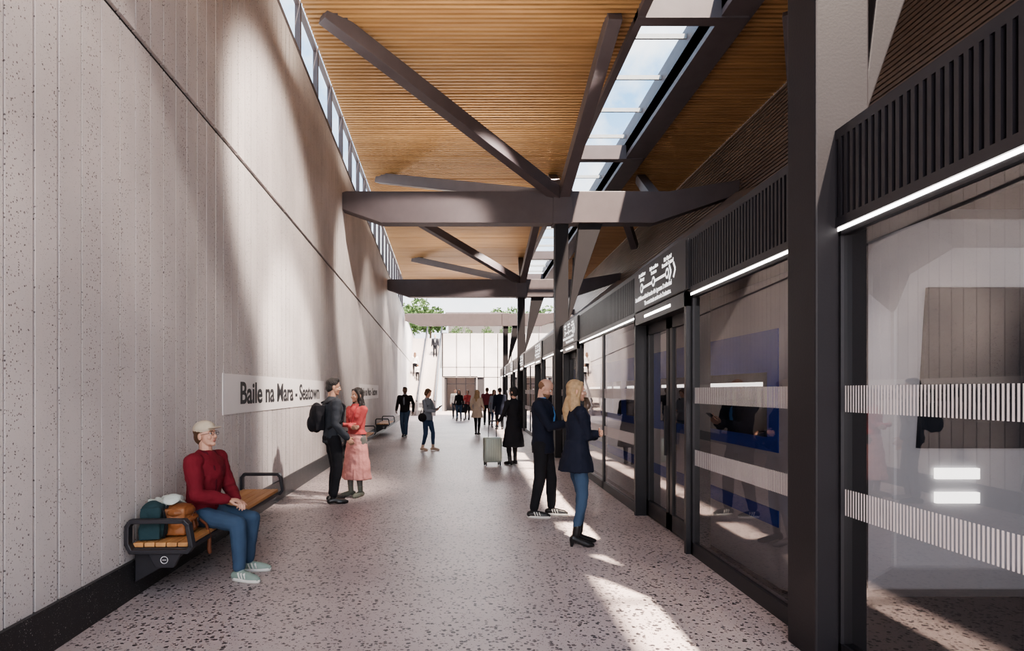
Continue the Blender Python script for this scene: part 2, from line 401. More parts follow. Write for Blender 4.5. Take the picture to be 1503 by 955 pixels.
b=MB(); b.box(-2.2,3.2,3,3.2,0,3.1); b.box(4.8,10.8,3,3.2,0,2.9); b.make('canopy_facade',mat('facade_pale',(.45,.43,.43),.7),cb)
M_leaf=mat('foliage',(.05,.10,.028),.7,var=.5,nscale=3); M_bark=mat('bark',(.1,.07,.05),.9)
def tree(x,y,z,h,r,nl=1500,nm='tree'):
    t=empty(nm,(x,y,z)); b=MB()
    cl=[(V((random.uniform(-r,r)*.6,random.uniform(-r,r)*.6,h-r+random.uniform(-.5,.6)*r)),random.uniform(.45,.75)*r) for _ in range(7)]
    for _ in range(nl):
        c,rr=random.choice(cl); d=V((random.gauss(0,1),random.gauss(0,1),random.gauss(0,1))).normalized()*rr*random.uniform(.6,1)
        p=c+d; e=Euler((random.uniform(0,6),random.uniform(0,6),0)).to_matrix(); s=r*.07
        b.quad(p+e@V((-s,-s*.6,0)),p+e@V((s,-s*.6,0)),p+e@V((s,s*.6,0)),p+e@V((-s,s*.6,0)))
    b.make('leaves',M_leaf,t)
    curve('trunk',[(0,0,0),(.05,0,h*.4),(0,.05,h*.75)],r*.06,M_bark,t)
tree(-6.3,64,6,5.3,2.0); tree(-4.3,66,6,5.0,1.7); tree(4.2,69,6,4.8,1.8); tree(8,74,6,5.2,2.2)
for x in (-1.4,.1,1.6,3.0): tree(x,53,6,1.2,.7,500,'shrub')
# ---------------------------------------------------------------- wall signs
wd=V((-.042,1,0)).normalized(); wn=V((1,.042,0)).normalized()
for ya,yb,tx,sz,na in ((7.03,12.95,7.6,.385,''),(18.3,23.6,18.7,.36,'')):
    r=empty('station_name_sign',(wx(ya),ya,1.64),math.atan(.042))
    b=MB(); b.box(0.002,.012,0,(yb-ya),-.24,.24); b.make('sign_panel',M_sign,r)
    bpy.context.view_layer.update()
    c=text('station_name','Baile na Mara - Seatown',sz,(wx(tx)+.016,tx,1.52),wd,wn,M_text,None,sx=1,bold=.008)
    bpy.context.view_layer.update()
    L=c.dimensions.x
    tgt=(12.4-7.6) if ya<10 else 4.4
    c.matrix_world=c.matrix_world@Matrix.Diagonal((tgt/L,1,1,1))
    mw=c.matrix_world.copy(); c.parent=r; c.matrix_parent_inverse=r.matrix_world.inverted(); c.matrix_world=mw
# ---------------------------------------------------------------- benches
def bench(y0,length):
    r=empty('wall_bench',(wx(y0)+.035,y0,0),math.atan(.042))
    b=MB()
    for k in range(5): b.box(.02+k*.088,.02+k*.088+.08,0.03,length-.03,.425,.46)
    b.make('seat',M_seat,r,bevel=.006)
    b=MB(); b.box(.0,.46,0,length,.385,.425)
    for yy in (.15,length/2,length-.15):
        b.prism([(.0,yy-.05,.385),(.40,yy-.05,.385),(.34,yy-.05,.31),(.0,yy-.05,.12)],(0,.1,0))
    b.make('frame',M_dark,r,bevel=.008)
    for yy in (.0,length):
        pts=[(0.0,yy,.46),(0.0,yy,.60),(.03,yy,.64),(.44,yy,.64),(.47,yy,.61),(.50,yy,.44),(.47,yy,.40),(.03,yy,.40)]
        b=MB()
        for i in range(len(pts)):
            p,q=V(pts[i]),V(pts[(i+1)%len(pts)]); e=(q-p).normalized()*.012
            b.beam(p-e,q+e,.07,.035,up=(0,0,1) if abs((q-p).normalized().z)<.7 else (1,0,0))
        b.make('armrest',M_dark,r,bevel=.006)
    b=MB(); b.prism([(.16,-.02,.385),(.42,-.02,.385),(.36,-.02,.27),(.22,-.02,.27)],(0,.04,0)); b.make('end_bracket',M_dark,r,bevel=.006)
    curve('round_mark',[(.29+.028*math.cos(a*rad(30)),-.023,.335+.028*math.sin(a*rad(30))) for a in range(12)],.0025,M_white,r,cyclic=True)
    curve('round_mark_bar',[(.275,-.023,.335),(.305,-.023,.335)],.0025,M_white,r)
    return r
bench(4.88,2.75); bench(15.6,2.4); bench(22.5,2.4)
# ---------------------------------------------------------------- figures
FOLD=bpy.data.textures.new('cloth_folds','CLOUDS'); FOLD.noise_scale=.12; FOLD.noise_depth=1
FOLD2=bpy.data.textures.new('soft_folds','CLOUDS'); FOLD2.noise_scale=.05; FOLD2.noise_depth=1
class Fig:
    def __init__(s,name,loc,rz=0,sc=1):
        s.root=empty(name,loc,rz,sc); s.g={}
    def bm(s,g):
        if g not in s.g: s.g[g]=bmesh.new()
        return s.g[g]
    def ball(s,g,c,r,R=None,seg=14):
        if not hasattr(r,'__len__'): r=(r,r,r)
        M=Matrix.Translation(V(c)); 
        if R is not None: M=M@R.to_4x4()
        bmesh.ops.create_uvsphere(s.bm(g),u_segments=seg,v_segments=max(8,seg*2//3),radius=1,matrix=M@Matrix.Diagonal((*r,1)))
    def cone(s,g,p,q,r0,r1,seg=12):
        p=V(p);q=V(q);d=q-p
        if d.length<1e-5: return
        R=V((0,0,1)).rotation_difference(d.normalized()).to_matrix().to_4x4()
        bmesh.ops.create_cone(s.bm(g),cap_ends=True,segments=seg,radius1=r0,radius2=r1,depth=d.length,matrix=Matrix.Translation((p+q)/2)@R)
    def limb(s,g,pts,rs,seg=12):
        for i,(p,r) in enumerate(zip(pts,rs)):
            s.ball(g,p,r,seg=seg)
            if i: s.cone(g,pts[i-1],p,rs[i-1],r,seg)
    def loft(s,g,rings,n=20):
        bm=s.bm(g); pv=None; first=None
        for c,ax,ay in rings:
            vs=[bm.verts.new(V(c)+V(ax)*math.cos(2*math.pi*i/n)+V(ay)*math.sin(2*math.pi*i/n)) for i in range(n)]
            if pv:
                for i in range(n): bm.faces.new((pv[i],pv[(i+1)%n],vs[(i+1)%n],vs[i]))
            else: bm.faces.new(vs[::-1])
            pv=vs
        bm.faces.new(pv)
    def box(s,g,c,size,R=None):
        M=Matrix.Translation(V(c))
        if R is not None: M=M@R.to_4x4()
        bmesh.ops.create_cube(s.bm(g),size=1,matrix=M@Matrix.Diagonal((*size,1)))
    def finish(s,mats,vox,smooth=4,folds=()):
        for g,bm in s.g.items():
            bmesh.ops.recalc_face_normals(bm,faces=bm.faces)
            me=bpy.data.meshes.new(g); bm.to_mesh(me); bm.free()
            me.materials.append(mats[g])
            for p in me.polygons: p.use_smooth=True
            o=bpy.data.objects.new(g,me); link(o,s.root)
            v=vox.get(g,vox.get('*'))
            if v:
                md=o.modifiers.new('remesh','REMESH'); md.mode='VOXEL'; md.voxel_size=v; md.use_smooth_shade=True
                if smooth:
                    sm=o.modifiers.new('smooth','SMOOTH'); sm.factor=.5; sm.iterations=smooth if g not in ('skin','eyes','iris','lips') else 1
                if g in folds:
                    d=o.modifiers.new('folds','DISPLACE'); d.texture=FOLD; d.strength=.026 if g!='bottom' else .018; d.mid_level=.5; d.texture_coords='LOCAL'
                if g in folds and v<.01 and g!='bottom':
                    d=o.modifiers.new('fine_folds','DISPLACE'); d.texture=FOLD2; d.strength=.008; d.mid_level=.5; d.texture_coords='LOCAL'
        s.g={}
        return s.root
def ik(a,b,l1,l2,pole):
    a=V(a);b=V(b);d=b-a;D=d.length
    if D>l1+l2-.002: b=a+d.normalized()*(l1+l2-.002); d=b-a; D=d.length
    x=(l1*l1-l2*l2+D*D)/(2*D); h=math.sqrt(max(0,l1*l1-x*x)); u=d.normalized(); p=V(pole); p=(p-u*p.dot(u)).normalized()
    return a+u*x+p*h,b
def cloth(c,n=None,b=.35,bs=14): 
    nm=n or 'cloth_%02x%02x%02x'%tuple(int(255*v) for v in c)
    return mat(nm,c,.85,var=.2,nscale=5,bump=b*.6,bscale=bs,spec=.2)
SK_L=mat('skin_light',(.56,.33,.245),.5,var=.08,nscale=20); SK_D=mat('skin_dark',(.14,.07,.045),.5,var=.1); SK_M=mat('skin_tan',(.44,.25,.175),.5,var=.1)
H_BR=mat('hair_brown',(.10,.05,.025),.6,var=.5,nscale=40,bump=.8,bscale=90); H_BK=mat('hair_black',(.015,.012,.012),.5,var=.4,nscale=40,bump=.8,bscale=90)
H_BL=mat('hair_blonde',(.38,.26,.145),.55,var=.45,nscale=30,bump=.5,bscale=50); H_ST=mat('hair_stubble',(.20,.105,.06),.8,var=.3,nscale=60)
M_eye=mat('eye_white',(.8,.78,.75),.3,var=.02); M_iris=mat('eye_iris',(.04,.025,.02),.2); M_lip=mat('lips',(.45,.19,.16),.5)
SH_BK=mat('shoe_black',(.015,.014,.015),.35); SH_WH=mat('sole_white',(.72,.70,.66),.6)
DEF=dict(sex='m',pel=(0,0,.93),lean=(0,0),fl=(-.11,0,0,8,0),fr=(.11,0,0,-8,0),hl=(-.27,.03,.80),hr=(.27,.03,.80),pl=(-.3,-1,0),pr=(.3,-1,0),
 hdl=None,hdr=None,nl=None,nr=None,curl=.45,hy=0,hp=0,style='short',hem=-.06,coat=None,dress=None,vox=.009,kp=(0,1,0),turn=0,
 skin=SK_L,hair=H_BR,shoe=SH_BK,sole=None,heel=False,shirt=None,beard=False,collar=True,sleeve=1.0,glasses=False,lift=0,capm=None,dressm=None,lapel=None)
def person(name,loc,head,h,top,bot,**kw):
    c=dict(DEF); c.update(kw); f=c['sex']=='f'
    F=Fig(name,loc,rad(head),h/1.715)
    pel=V(c['pel'])
    if c['heel']: pel.z+=.05
    u=V((c['lean'][0],c['lean'][1],1)).normalized()
    T=Matrix.Rotation(rad(c['turn']),3,'Z')
    rt=T@V((1,0,0)); rt=(rt-u*rt.dot(u)).normalized(); fw=u.cross(rt)
    def rings(l,k=1.0,extra=0):
        return [(pel+u*z+fw*o,rt*(a*k+extra),fw*(bb*k+extra)) for z,a,bb,o in l]
    if f: prof=[(-.04,.162,.12,0),(.03,.157,.115,0),(.13,.130,.098,.005),(.22,.138,.104,.01),(.32,.152,.117,.012),(.40,.155,.108,.0),(.46,.140,.090,-.005),(.495,.085,.065,-.01),(.52,.05,.05,-.01)]
    else: prof=[(-.04,.16,.12,0),(.03,.16,.12,0),(.13,.155,.115,0),(.24,.168,.122,.005),(.34,.185,.132,.008),(.42,.19,.122,0),(.47,.172,.10,-.005),(.505,.10,.072,-.01),(.53,.055,.055,-.01)]
    sw=.162 if f else .196
    topg='top'
    pr=[p for p in prof]; pr[0]=(c['hem'],pr[0][1]*1.02,pr[0][2]*1.02,0)
    if c['hem']>-.04: pr=[pr[0]]+[p for p in pr[1:] if p[0]>c['hem']+.01]
    F.loft(topg,rings(pr,1.0,.012))
    if f:
        for sx in (-1,1): F.ball(topg,pel+u*.335+fw*.085+rt*.065*sx,(.060,.046,.058))
    if c['collar']:
        nb=pel+u*.525-fw*.008
        F.loft(topg,[(nb-u*.05,rt*.082,fw*.075),(nb,rt*.070,fw*.066),(nb+u*.012,rt*.066,fw*.062)])
    L1=.275 if f else .29; L2=.245 if f else .26
    for sd,ht,pole,hd,hn in ((-1,c['hl'],c['pl'],c['hdl'],c['nl']),(1,c['hr'],c['pr'],c['hdr'],c['nr'])):
        sh=pel+u*.445+rt*sw*sd-fw*.005
        el,wr=ik(sh,ht,L1,L2,pole)
        k=(.90 if f else 1.08)*c['sleeve']
        F.limb(topg,[sh-rt*sd*.03+u*.0,sh,sh.lerp(el,.4),el,el.lerp(wr,.35),el.lerp(wr,.95)],[.07*k,.067*k,.060*k,.051*k,.050*k,.038*k])
        d=(wr-el).normalized() if hd is None else V(hd).normalized()
        n=V(hn) if hn is not None else (-rt*sd); n=(n-d*n.dot(d)).normalized(); t=n.cross(d)*(-1) 
        if t.dot(fw+V((0,0,.3)))<0: t=-t
        hk=.88 if f else 1.0
        g='skin'
        F.limb(g,[el.lerp(wr,.8),wr],[.028*hk,.024*hk])
        R=Matrix((t,d,n)).transposed()
        F.ball(g,wr+d*.05*hk,(.040*hk,.056*hk,.016*hk),R); F.ball(g,wr+d*.072*hk,(.041*hk,.028*hk,.014*hk),R)
        for fi,(off,ln) in enumerate(((.029,.072),(.010,.080),(-.010,.075),(-.028,.058))):
            p=wr+d*.082*hk+t*off*hk; a=c['curl']*(.7+.12*fi); dd=d; pts=[p-d*.02]; 
            for sgi,sl in enumerate((.42,.33,.25)):
                ang=a*(sgi+1); dd=(d*math.cos(ang)+n*math.sin(ang)); p=p+dd*ln*hk*sl; pts.append(p)
            F.limb(g,pts,[.0095*hk,.0092*hk,.0085*hk,.0072*hk],seg=8)
        p=wr+d*.02*hk+t*.025*hk; q=p+(d*.6+t*.62+n*.35).normalized()*.042*hk; q2=q+(d*.88+t*.25+n*.35).normalized()*.032*hk
        F.limb(g,[p,q,q2],[.014*hk,.0115*hk,.009*hk],seg=8)
    bg='bottom'
    F.ball(bg,pel+V((0,0,.02)),(.165 if f else .16,.122,.13))
    if abs(pel.z-.93)<.2: F.ball(bg,pel+V((0,-.04,-.03)),(.15,.10,.10))
    for sd,ft in ((-1,c['fl']),(1,c['fr'])):
        hip=pel+V((.09*sd,0,-.03)); yaw=rad(ft[3]); pit=rad(ft[4]); lf=.05 if c['heel'] else 0
        Rf=Matrix.Rotation(yaw,3,'Z')@Matrix.Rotation(pit,3,'X')
        toe=V((ft[0],ft[1],ft[2]))
        an=toe+Rf@V((0,0,.085+lf))
        kn,an2=ik(hip,an,.418,.405,Rf@V((0,1,.1)) if c['kp']==(0,1,0) else c['kp'])
        th=(.092,.083,.062) if f else (.094,.088,.070)
        ck=(.058,.054,.040) if c.get('slim',f) else (.066,.064,.056)
        F.limb(bg,[hip,hip.lerp(kn,.35),kn,kn.lerp(an,.33),kn.lerp(an,.9)],[th[0],th[1],th[2],ck[1]+.003,ck[2]])
        F.ball(bg,hip.lerp(kn,.1)+V((0,-.02,0)),.092)
        F.limb('shoes',[kn.lerp(an,.8) if (f or c.get('boot')) else kn.lerp(an,.93),an],[.044,.040])
        P=lambda x,y,z:toe+Rf@V((x,y,z+0))
        if c['heel']:
            F.limb('shoes',[P(0,-.03,.09),P(0,.05,.055),P(0,.13,.028),P(0,.175,.022)],[.036,.034,.034,.022])
            F.cone('shoes',P(0,-.045,.0),P(0,-.04,.08),.014,.03)
        else:
            F.limb('shoes',[P(0,-.045,.045),P(0,.03,.055),P(0,.10,.042),P(.0,.155,.034),P(0,.185,.03)],[.040,.040,.040,.036,.026])
            F.ball('shoes',P(0,.10,.03),(.046,.10,.028),Rf)
            if c['sole']:
                F.loft('sole',[(P(0,.065,0.002),Rf@V((.047,0,0)),Rf@V((0,.145,0))),(P(0,.065,.03),Rf@V((.048,0,0)),Rf@V((0,.148,0)))])
                for yy in (.02,.05,.08): F.box('sole',P(0,yy,.055),(.086,.011,.05),Rf@Matrix.Rotation(.35,3,'X'))
    if c['coat']:
        zh,ra=c['coat']; g='top'
        nb=6; rr=[]
        for i in range(nb+1):
            t=i/nb; z=.14*(1-t)+(zh-pel.z)*t
            rr.append((V((pel.x,pel.y-.005,pel.z+z)),rt*((.15)*(1-t)**2+(.178+.03*t)*(1-(1-t)**2)+(ra-.2)*t),fw*(.115*(1-t)**2+(.145+.03*t)*(1-(1-t)**2)+(ra-.2)*t*.8)))
        F.loft(g,rr)
    if c['dress']:
        zh,ra=c['dress']; nb=6; rr=[]
        for i in range(nb+1):
            t=i/nb; z=.12*(1-t)+(zh-pel.z)*t
            rr.append((V((pel.x,pel.y,pel.z+z)),V((.14+(ra-.14)*t**.8,0,0)),V((0,.115+(ra*.85-.115)*t**.8,0))))
        F.loft('dress',rr)
        n=9
        for i in range(n):
            a=2*math.pi*i/n
            F.limb('dress',[pel+V((.13*math.cos(a),.10*math.sin(a),.0)),V((pel.x+(ra-.005)*math.cos(a),pel.y+(ra*.85-.005)*math.sin(a),zh+.02))],[.012,.018],seg=8)
    nb=pel+u*.50-fw*.012
    HR=Matrix.Rotation(rad(c['turn']+c['hy']),3,'Z')@Matrix.Rotation(rad(c['hp']),3,'X')
    hc=nb+u*.080+ (HR@V((0,.012,.09)))
    H=lambda x,y,z:hc+HR@V((x,y,z))
    F.limb('skin',[nb-u*.04,nb+u*.03,H(0,-.02,-.05)],[.058 if not f else .05,.055 if not f else .045,.054 if not f else .046])
    F.ball('skin',H(0,-.012,.03),(.073,.093,.084),HR,18)
    F.ball('skin',H(0,.018,-.032),(.058,.066,.074),HR,18)
    F.ball('skin',H(0,.06,-.088),(.026,.022,.021),HR)
    F.ball('skin',H(0,.03,-.075),(.046,.045,.03),HR)
    F.limb('skin',[H(0,.082,.012),H(0,.096,-.018),H(0,.099,-.028)],[.008,.0095,.012],8)
    F.ball('skin',H(0,.074,.024),(.045,.013,.009),HR)
    for sx in (-1,1):
        F.ball('skin',H(.036*sx,.06,-.03),(.02,.02,.02),HR)
        F.ball('skin',H(.076*sx,-.008,-.012),(.009,.02,.031),HR)
        F.ball('skin',H(.010*sx,.092,-.03),(.008,.01,.008),HR)
        F.ball('eyes',H(.030*sx,.0745,.004),(.0135,.0105,.0085),HR,10)
        F.ball('iris',H(.030*sx,.0825,.004),(.006,.004,.0065),HR,8)
        F.limb('brows',[H(.014*sx,.088,.024),H(.045*sx,.077,.026)],[.0035,.003],6)
    F.ball('lips',H(0,.081,-.057),(.021,.008,.0042),HR,10); F.ball('lips',H(0,.080,-.064),(.017,.008,.005),HR,10)
    s=c['style']
    if s in('short','cap'):
        F.ball('hair',H(0,-.022,.047),(.081,.093,.080),HR,18); F.ball('hair',H(0,-.05,-.01),(.072,.062,.075),HR)
        if s=='short': F.ball('hair',H(.01,.02,.095),(.055,.055,.032),HR)
    if s=='bald':
        F.ball('hair',H(0,-.03,.02),(.0755,.080,.068),HR,18)
    if s in('long','bun','bob'):
        F.ball('hair',H(0,-.022,.048),(.084,.094,.082),HR,18)
        F.ball('hair',H(0,-.05,-.01),(.082,.065,.09),HR)
        for sx in (-1,1): F.limb('hair',[H(.045*sx,.045,.085),H(.078*sx,.02,.02),H(.077*sx,.0,-.06)],[.02,.02,.024])
    if s=='bun': F.ball('hair',H(0,-.12,.06),.04)
    if s=='long':
        F.ball('hair',H(0,-.07,-.11),(.082,.048,.10),HR); 
        b0=H(0,-.075,-.10)
        F.limb('hair',[b0,b0+V((0,-.03,-.10)),b0+V((0,-.035,-.20))],[.055,.055,.03])
        for sx in (-1,1):
            for j,(o1,ln) in enumerate(((0,.25),(.03,.2),(-.03,.27))):
                b1=H(.055*sx,-.03+o1,-.06); F.limb('hair',[b1,b1+rt*.02*sx+V((0,-.01,-.35*ln)),b1+rt*(.028-.006*j)*sx+fw*.01+V((0,0,-.75*ln)),b1+rt*.012*sx+fw*.02+V((0,0,-ln))],[.030,.031,.026,.012])
    if c['beard']:
        F.ball('beard',H(0,.03,-.068),(.055,.062,.040),HR,16); F.ball('beard',H(0,.064,-.095),(.027,.024,.022),HR)
    if s=='cap':
        F.ball('cap',H(0,-.012,.062),(.086,.102,.072),HR,18); F.ball('cap',H(0,.10,.050),(.062,.060,.008),HR,16)
    if c['glasses']:
        for sx in (-1,1):
            ring=[H(.032*sx+.021*math.cos(a),.096,.003+.018*math.sin(a)) for a in [k*math.pi/6 for k in range(12)]]
            curve('glasses_rim',[tuple(p) for p in ring],.0018,M_black,F.root,cyclic=True)
            curve('glasses_arm',[tuple(H(.053*sx,.094,.006)),tuple(H(.078*sx,.0,.004))],.0018,M_black,F.root)
    if c['shirt']:
        F.loft('shirt',[(pel+u*.18+fw*.066,rt*.030,fw*.086),(pel+u*.34+fw*.062,rt*.06,fw*.102),(pel+u*.43+fw*.04,rt*.064,fw*.096),(pel+u*.515-fw*.005,rt*.062,fw*.068),(pel+u*.545-fw*.005,rt*.058,fw*.06)])
    if c['lapel']:
        for sx in (-1,1):
            F.limb('lapel',[pel+u*.53+rt*.05*sx-fw*.04,pel+u*.52+rt*.062*sx+fw*.03,pel+u*.40+rt*.062*sx+fw*.118,pel+u*.28+rt*.035*sx+fw*.135,pel+u*.14+rt*.008*sx+fw*.125],[.014,.017,.017,.012,.006],8)
        F.limb('lapel',[pel+u*.14+fw*.125,pel+u*c['hem']+fw*.13],[.006,.006],6)
    v=c['vox']
    mats=dict(top=top,bottom=bot,skin=c['skin'],hair=c['hair'] if s!='bald' else H_ST,shoes=c['shoe'],sole=c['sole'],eyes=M_eye,iris=M_iris,lips=M_lip if c['skin']!=SK_D else SK_D,
      brows=c['hair'],beard=H_ST,cap=c['capm'],shirt=c['shirt'],dress=c['dressm'],lapel=c['lapel'])
    vx={'*':v,'skin':max(.0042,v*.5),'eyes':None,'iris':None,'lips':None,'brows':None,'sole':None,'hair':v*.8,'shoes':v*.7,'cap':v*.6,'lapel':v*.7}
    F.finish(mats,vx,folds=('top','bottom','dress') if v<.012 else ())
    return F
JEAN=cloth((.055,.09,.15),'denim'); JEAN2=cloth((.04,.068,.13),'denim_dark'); BLK=cloth((.018,.018,.022),'black_cloth'); CHAR=cloth((.045,.05,.06),'charcoal_knit')
NAVY=cloth((.016,.019,.034),'navy_wool'); NAVY2=cloth((.024,.028,.046),'navy_lapel'); RED=cloth((.17,.020,.030),'crimson_jacket',.5,18); RED2=cloth((.09,.012,.02),'crimson_trim'); CORAL=cloth((.42,.085,.085),'coral_jacket'); CORAL2=cloth((.32,.05,.055),'coral_trim'); PINK=cloth((.58,.27,.25),'pink_dress')
BEIGE=cloth((.55,.45,.36),'beige_coat'); GREY=cloth((.22,.24,.28),'grey_jacket'); BLUE=cloth((.10,.26,.55),'blue_shirt'); WHT=cloth((.7,.68,.66),'white_cloth'); MAROON=cloth((.2,.05,.06),'maroon_cloth')
# seated man
F=person('seated_man',(-2.46,5.62,0),-100,1.76,RED,JEAN,pel=(0,0,.572),lean=(0,.10),fl=(-.15,.36,0,14,0),fr=(.12,.44,0,-10,0),kp=(0,.6,1),
  hl=(-.05,.31,.66),hr=(.06,.29,.68),pl=(-1,-.6,-.3),pr=(1,-.6,-.3),hdl=(.6,.8,-.1),hdr=(-.6,.8,-.1),nl=(0,-.2,-1),nr=(0,-.2,-1),curl=.7,hy=-6,hp=10,
  style='cap',capm=cloth((.55,.48,.38),'cream_cap'),glasses=True,shoe=mat('sneaker_green',(.26,.33,.29),.6),sole=SH_WH,hem=-.02,sleeve=1.08,hair=H_BR,vox=.0075,slim=False,lapel=RED2)
# couple
F=person('man_with_backpack',(-2.06,9.2,0),-62,1.86,CHAR,BLK,fl=(-.12,.02,0,14,0),fr=(.12,-.03,0,-14,0),hl=(-.25,.10,.84),hr=(.22,.14,.90),hy=-6,hp=-6,skin=SK_M,hair=H_BK,hem=-.10,vox=.009,sole=None)
G=F
G.ball('backpack',(-.02,-.22,1.18),(.15,.10,.21)); G.ball('backpack',(-.02,-.28,1.10),(.11,.07,.12)); G.box('backpack',(-.02,-.20,1.18),(.26,.12,.34))
G.limb('straps',[(-.13,-.12,1.38),(-.14,.02,1.43),(-.14,.13,1.33),(-.16,.09,1.13),(-.15,-.1,1.03)],[.018]*5,8)
G.limb('straps',[(.11,-.12,1.38),(.13,.02,1.43),(.13,.13,1.33),(.16,.09,1.13),(.13,-.1,1.03)],[.018]*5,8)
G.finish(dict(backpack=BLK,straps=BLK),{'*':.01})
F=person('woman_in_pink_dress',(-1.80,9.75,0),145,1.72,CORAL,mat('tights_grey',(.12,.12,.11),.7),sex='f',fl=(-.08,.0,0,10,0),fr=(.09,.04,0,-14,0),
  hl=(.10,.21,1.14),hr=(-.12,.23,1.10),pl=(-.8,-.3,-1),pr=(.8,-.3,-1),hdl=(1,.1,.1),hdr=(-1,.05,.1),nl=(0,-1,0),nr=(0,-1,0),
  style='long',hair=H_BK,skin=SK_M,dress=(.28,.25),dressm=PINK,hem=.06,hy=-10,shoe=mat('boots_sage',(.14,.15,.12),.6),vox=.009,lapel=CORAL2)
# phone man
F=person('man_with_phone',(.97,8.2,0),-112,1.85,NAVY,BLK,fl=(-.12,.08,0,6,0),fr=(.13,-.08,0,10,0),hl=(-.05,.33,1.15),hr=(.04,.35,1.17),pl=(-.6,-.5,-1),pr=(.6,-.5,-1),
  hdl=(.5,.7,.35),hdr=(-.35,.8,.4),nl=(0,-.3,1),nr=(0,-.4,1),curl=.6,style='bald',beard=True,hp=-28,hem=-.14,shirt=BLUE,sole=SH_WH,vox=.008,collar=False,slim=False,lapel=NAVY2)
F.box('phone',(-.005,.445,1.245),(.072,.14,.010),Matrix.Rotation(rad(35),3,'X')); F.finish(dict(phone=M_black),{'*':None})
# blonde woman
F=person('blonde_woman',(1.16,6.68,0),-84,1.74,NAVY,JEAN,sex='f',fl=(-.07,.05,0,5,0),fr=(.08,-.03,0,-10,0),
  hl=(.11,.21,1.20),hr=(-.09,.24,1.15),pl=(-.8,-.4,-1),pr=(.8,-.4,-1),hdl=(1,.15,.1),hdr=(-1,.05,.15),nl=(0,-1,0),nr=(0,-1,0),
  style='long',hair=H_BL,coat=(.80,.222),hem=-.02,heel=True,vox=.008,hy=-3,sleeve=1.12,lapel=NAVY2)
# black coat woman + suitcase
F=person('woman_in_black_coat',(.98,13.9,0),30,1.76,BLK,BLK,sex='f',fl=(-.09,.0,0,5,0),fr=(.09,.06,0,-8,0),hl=(-.30,.12,.96),hr=(.14,.26,1.22),style='bob',hair=H_BK,coat=(.40,.25),hem=-.02,hy=25,vox=.011,boot=True)
def suitcase(x,y,rz):
    F=Fig('suitcase',(x,y,0),rz)
    F.box('shell',(0,0,.36),(.40,.24,.56)); 
    F.finish({'shell':mat('suitcase_silver',(.42,.47,.42),.35,.5)},{'*':None})
    for o in F.root.children:
        md=o.modifiers.new('bevel','BEVEL'); md.width=.045; md.segments=4
    b=MB()
    for k in range(7): 
        xx=-.16+k*.053; b.box(xx-.008,xx+.008,-.127,.127,.12,.60)
    b.make('ribs',mat('suitcase_rib',(.35,.40,.36),.35,.5),F.root,bevel=.004)
    for sx in (-.09,.09): curve('handle_bar',[(sx,0,.62),(sx,0,1.0)],.009,M_dark,F.root)
    curve('handle_grip',[(-.1,0,1.0),(.1,0,1.0)],.016,M_dark,F.root)
    for sx in (-.16,.16):
        for sy in (-.08,.08): F.ball('wheels',(sx,sy,.035),(.018,.035,.035)); F.cone('wheels',(sx,sy,.04),(sx,sy,.1),.015,.02)
    F.finish({'wheels':M_black},{'*':None})
suitcase(.50,13.75,rad(12))
# mid/far figures
person('walking_man',(-2.36,22.2,0),172,1.84,BLK,JEAN,pel=(0,0,.90),fl=(-.08,.20,0,0,8),fr=(.09,-.18,.02,0,-22),hl=(-.25,-.14,.86),hr=(.25,.18,.9),skin=SK_D,hair=H_BK,vox=.013,shirt=GREY,sole=SH_WH)
F=person('woman_reading_phone',(-1.2,17.2,0),-120,1.74,GREY,JEAN2,sex='f',pel=(0,0,.92),fl=(-.10,.12,0,5,0),fr=(.09,-.10,0,-10,0),hl=(-.04,.32,1.16),hr=(.05,.30,1.10),pl=(-.6,-.5,-1),pr=(.6,-.5,-1),hdl=(.3,.8,.3),hdr=(-.3,.8,.3),nl=(0,-.3,1),nr=(0,-.3,1),
  style='bob',hair=H_BR,hp=-18,vox=.011,shoe=mat('shoe_tan',(.5,.38,.3),.6),hem=-.08)
G=F; G.box('phone',(0,.43,1.22),(.07,.13,.01),Matrix.Rotation(rad(35),3,'X'))
G.ball('handbag',(.22,-.02,.92),(.06,.14,.12)); G.limb('bag_strap',[(.2,-.02,1.02),(.12,.1,1.25),(-.1,.06,1.44),(-.05,-.1,1.37),(.2,-.1,1.02)],[.01]*5,6); G.finish(dict(phone=M_black,handbag=BLK,bag_strap=BLK),{'*':None})
person('woman_in_beige_coat',(.27,23.3,0),-20,1.70,BEIGE,BLK,sex='f',fl=(-.08,.08,0,0,0),fr=(.08,-.08,0,0,0),style='long',hair=H_BL,coat=(.66,.23),vox=.013,hl=(-.24,.12,.95),hr=(.2,.2,1.0))
person('man_in_maroon_top',(.83,30,0),0,1.82,MAROON,BLK,vox=.016,hair=H_BR)
person('woman_in_grey_coat',(1.10,28,0),200,1.72,GREY,JEAN2,sex='f',style='long',hair=H_BR,coat=(.7,.22),vox=.016)
person('man_in_dark_coat',(1.28,26.5,0),10,1.80,NAVY,BLK,coat=(.6,.22),vox=.016,hair=H_BK)
person('woman_in_black_top',(-.62,34,0),175,1.72,BLK,JEAN,sex='f',style='long',hair=H_BK,vox=.018)
person('man_in_white_shirt',(-.9,37,0),185,1.78,WHT,CHAR,vox=.018)
person('woman_with_pushchair',(-.15,35.2,0),160,1.70,CORAL,BLK,sex='f',style='bob',vox=.018,hl=(-.15,.35,1.0),hr=(.15,.35,1.0))
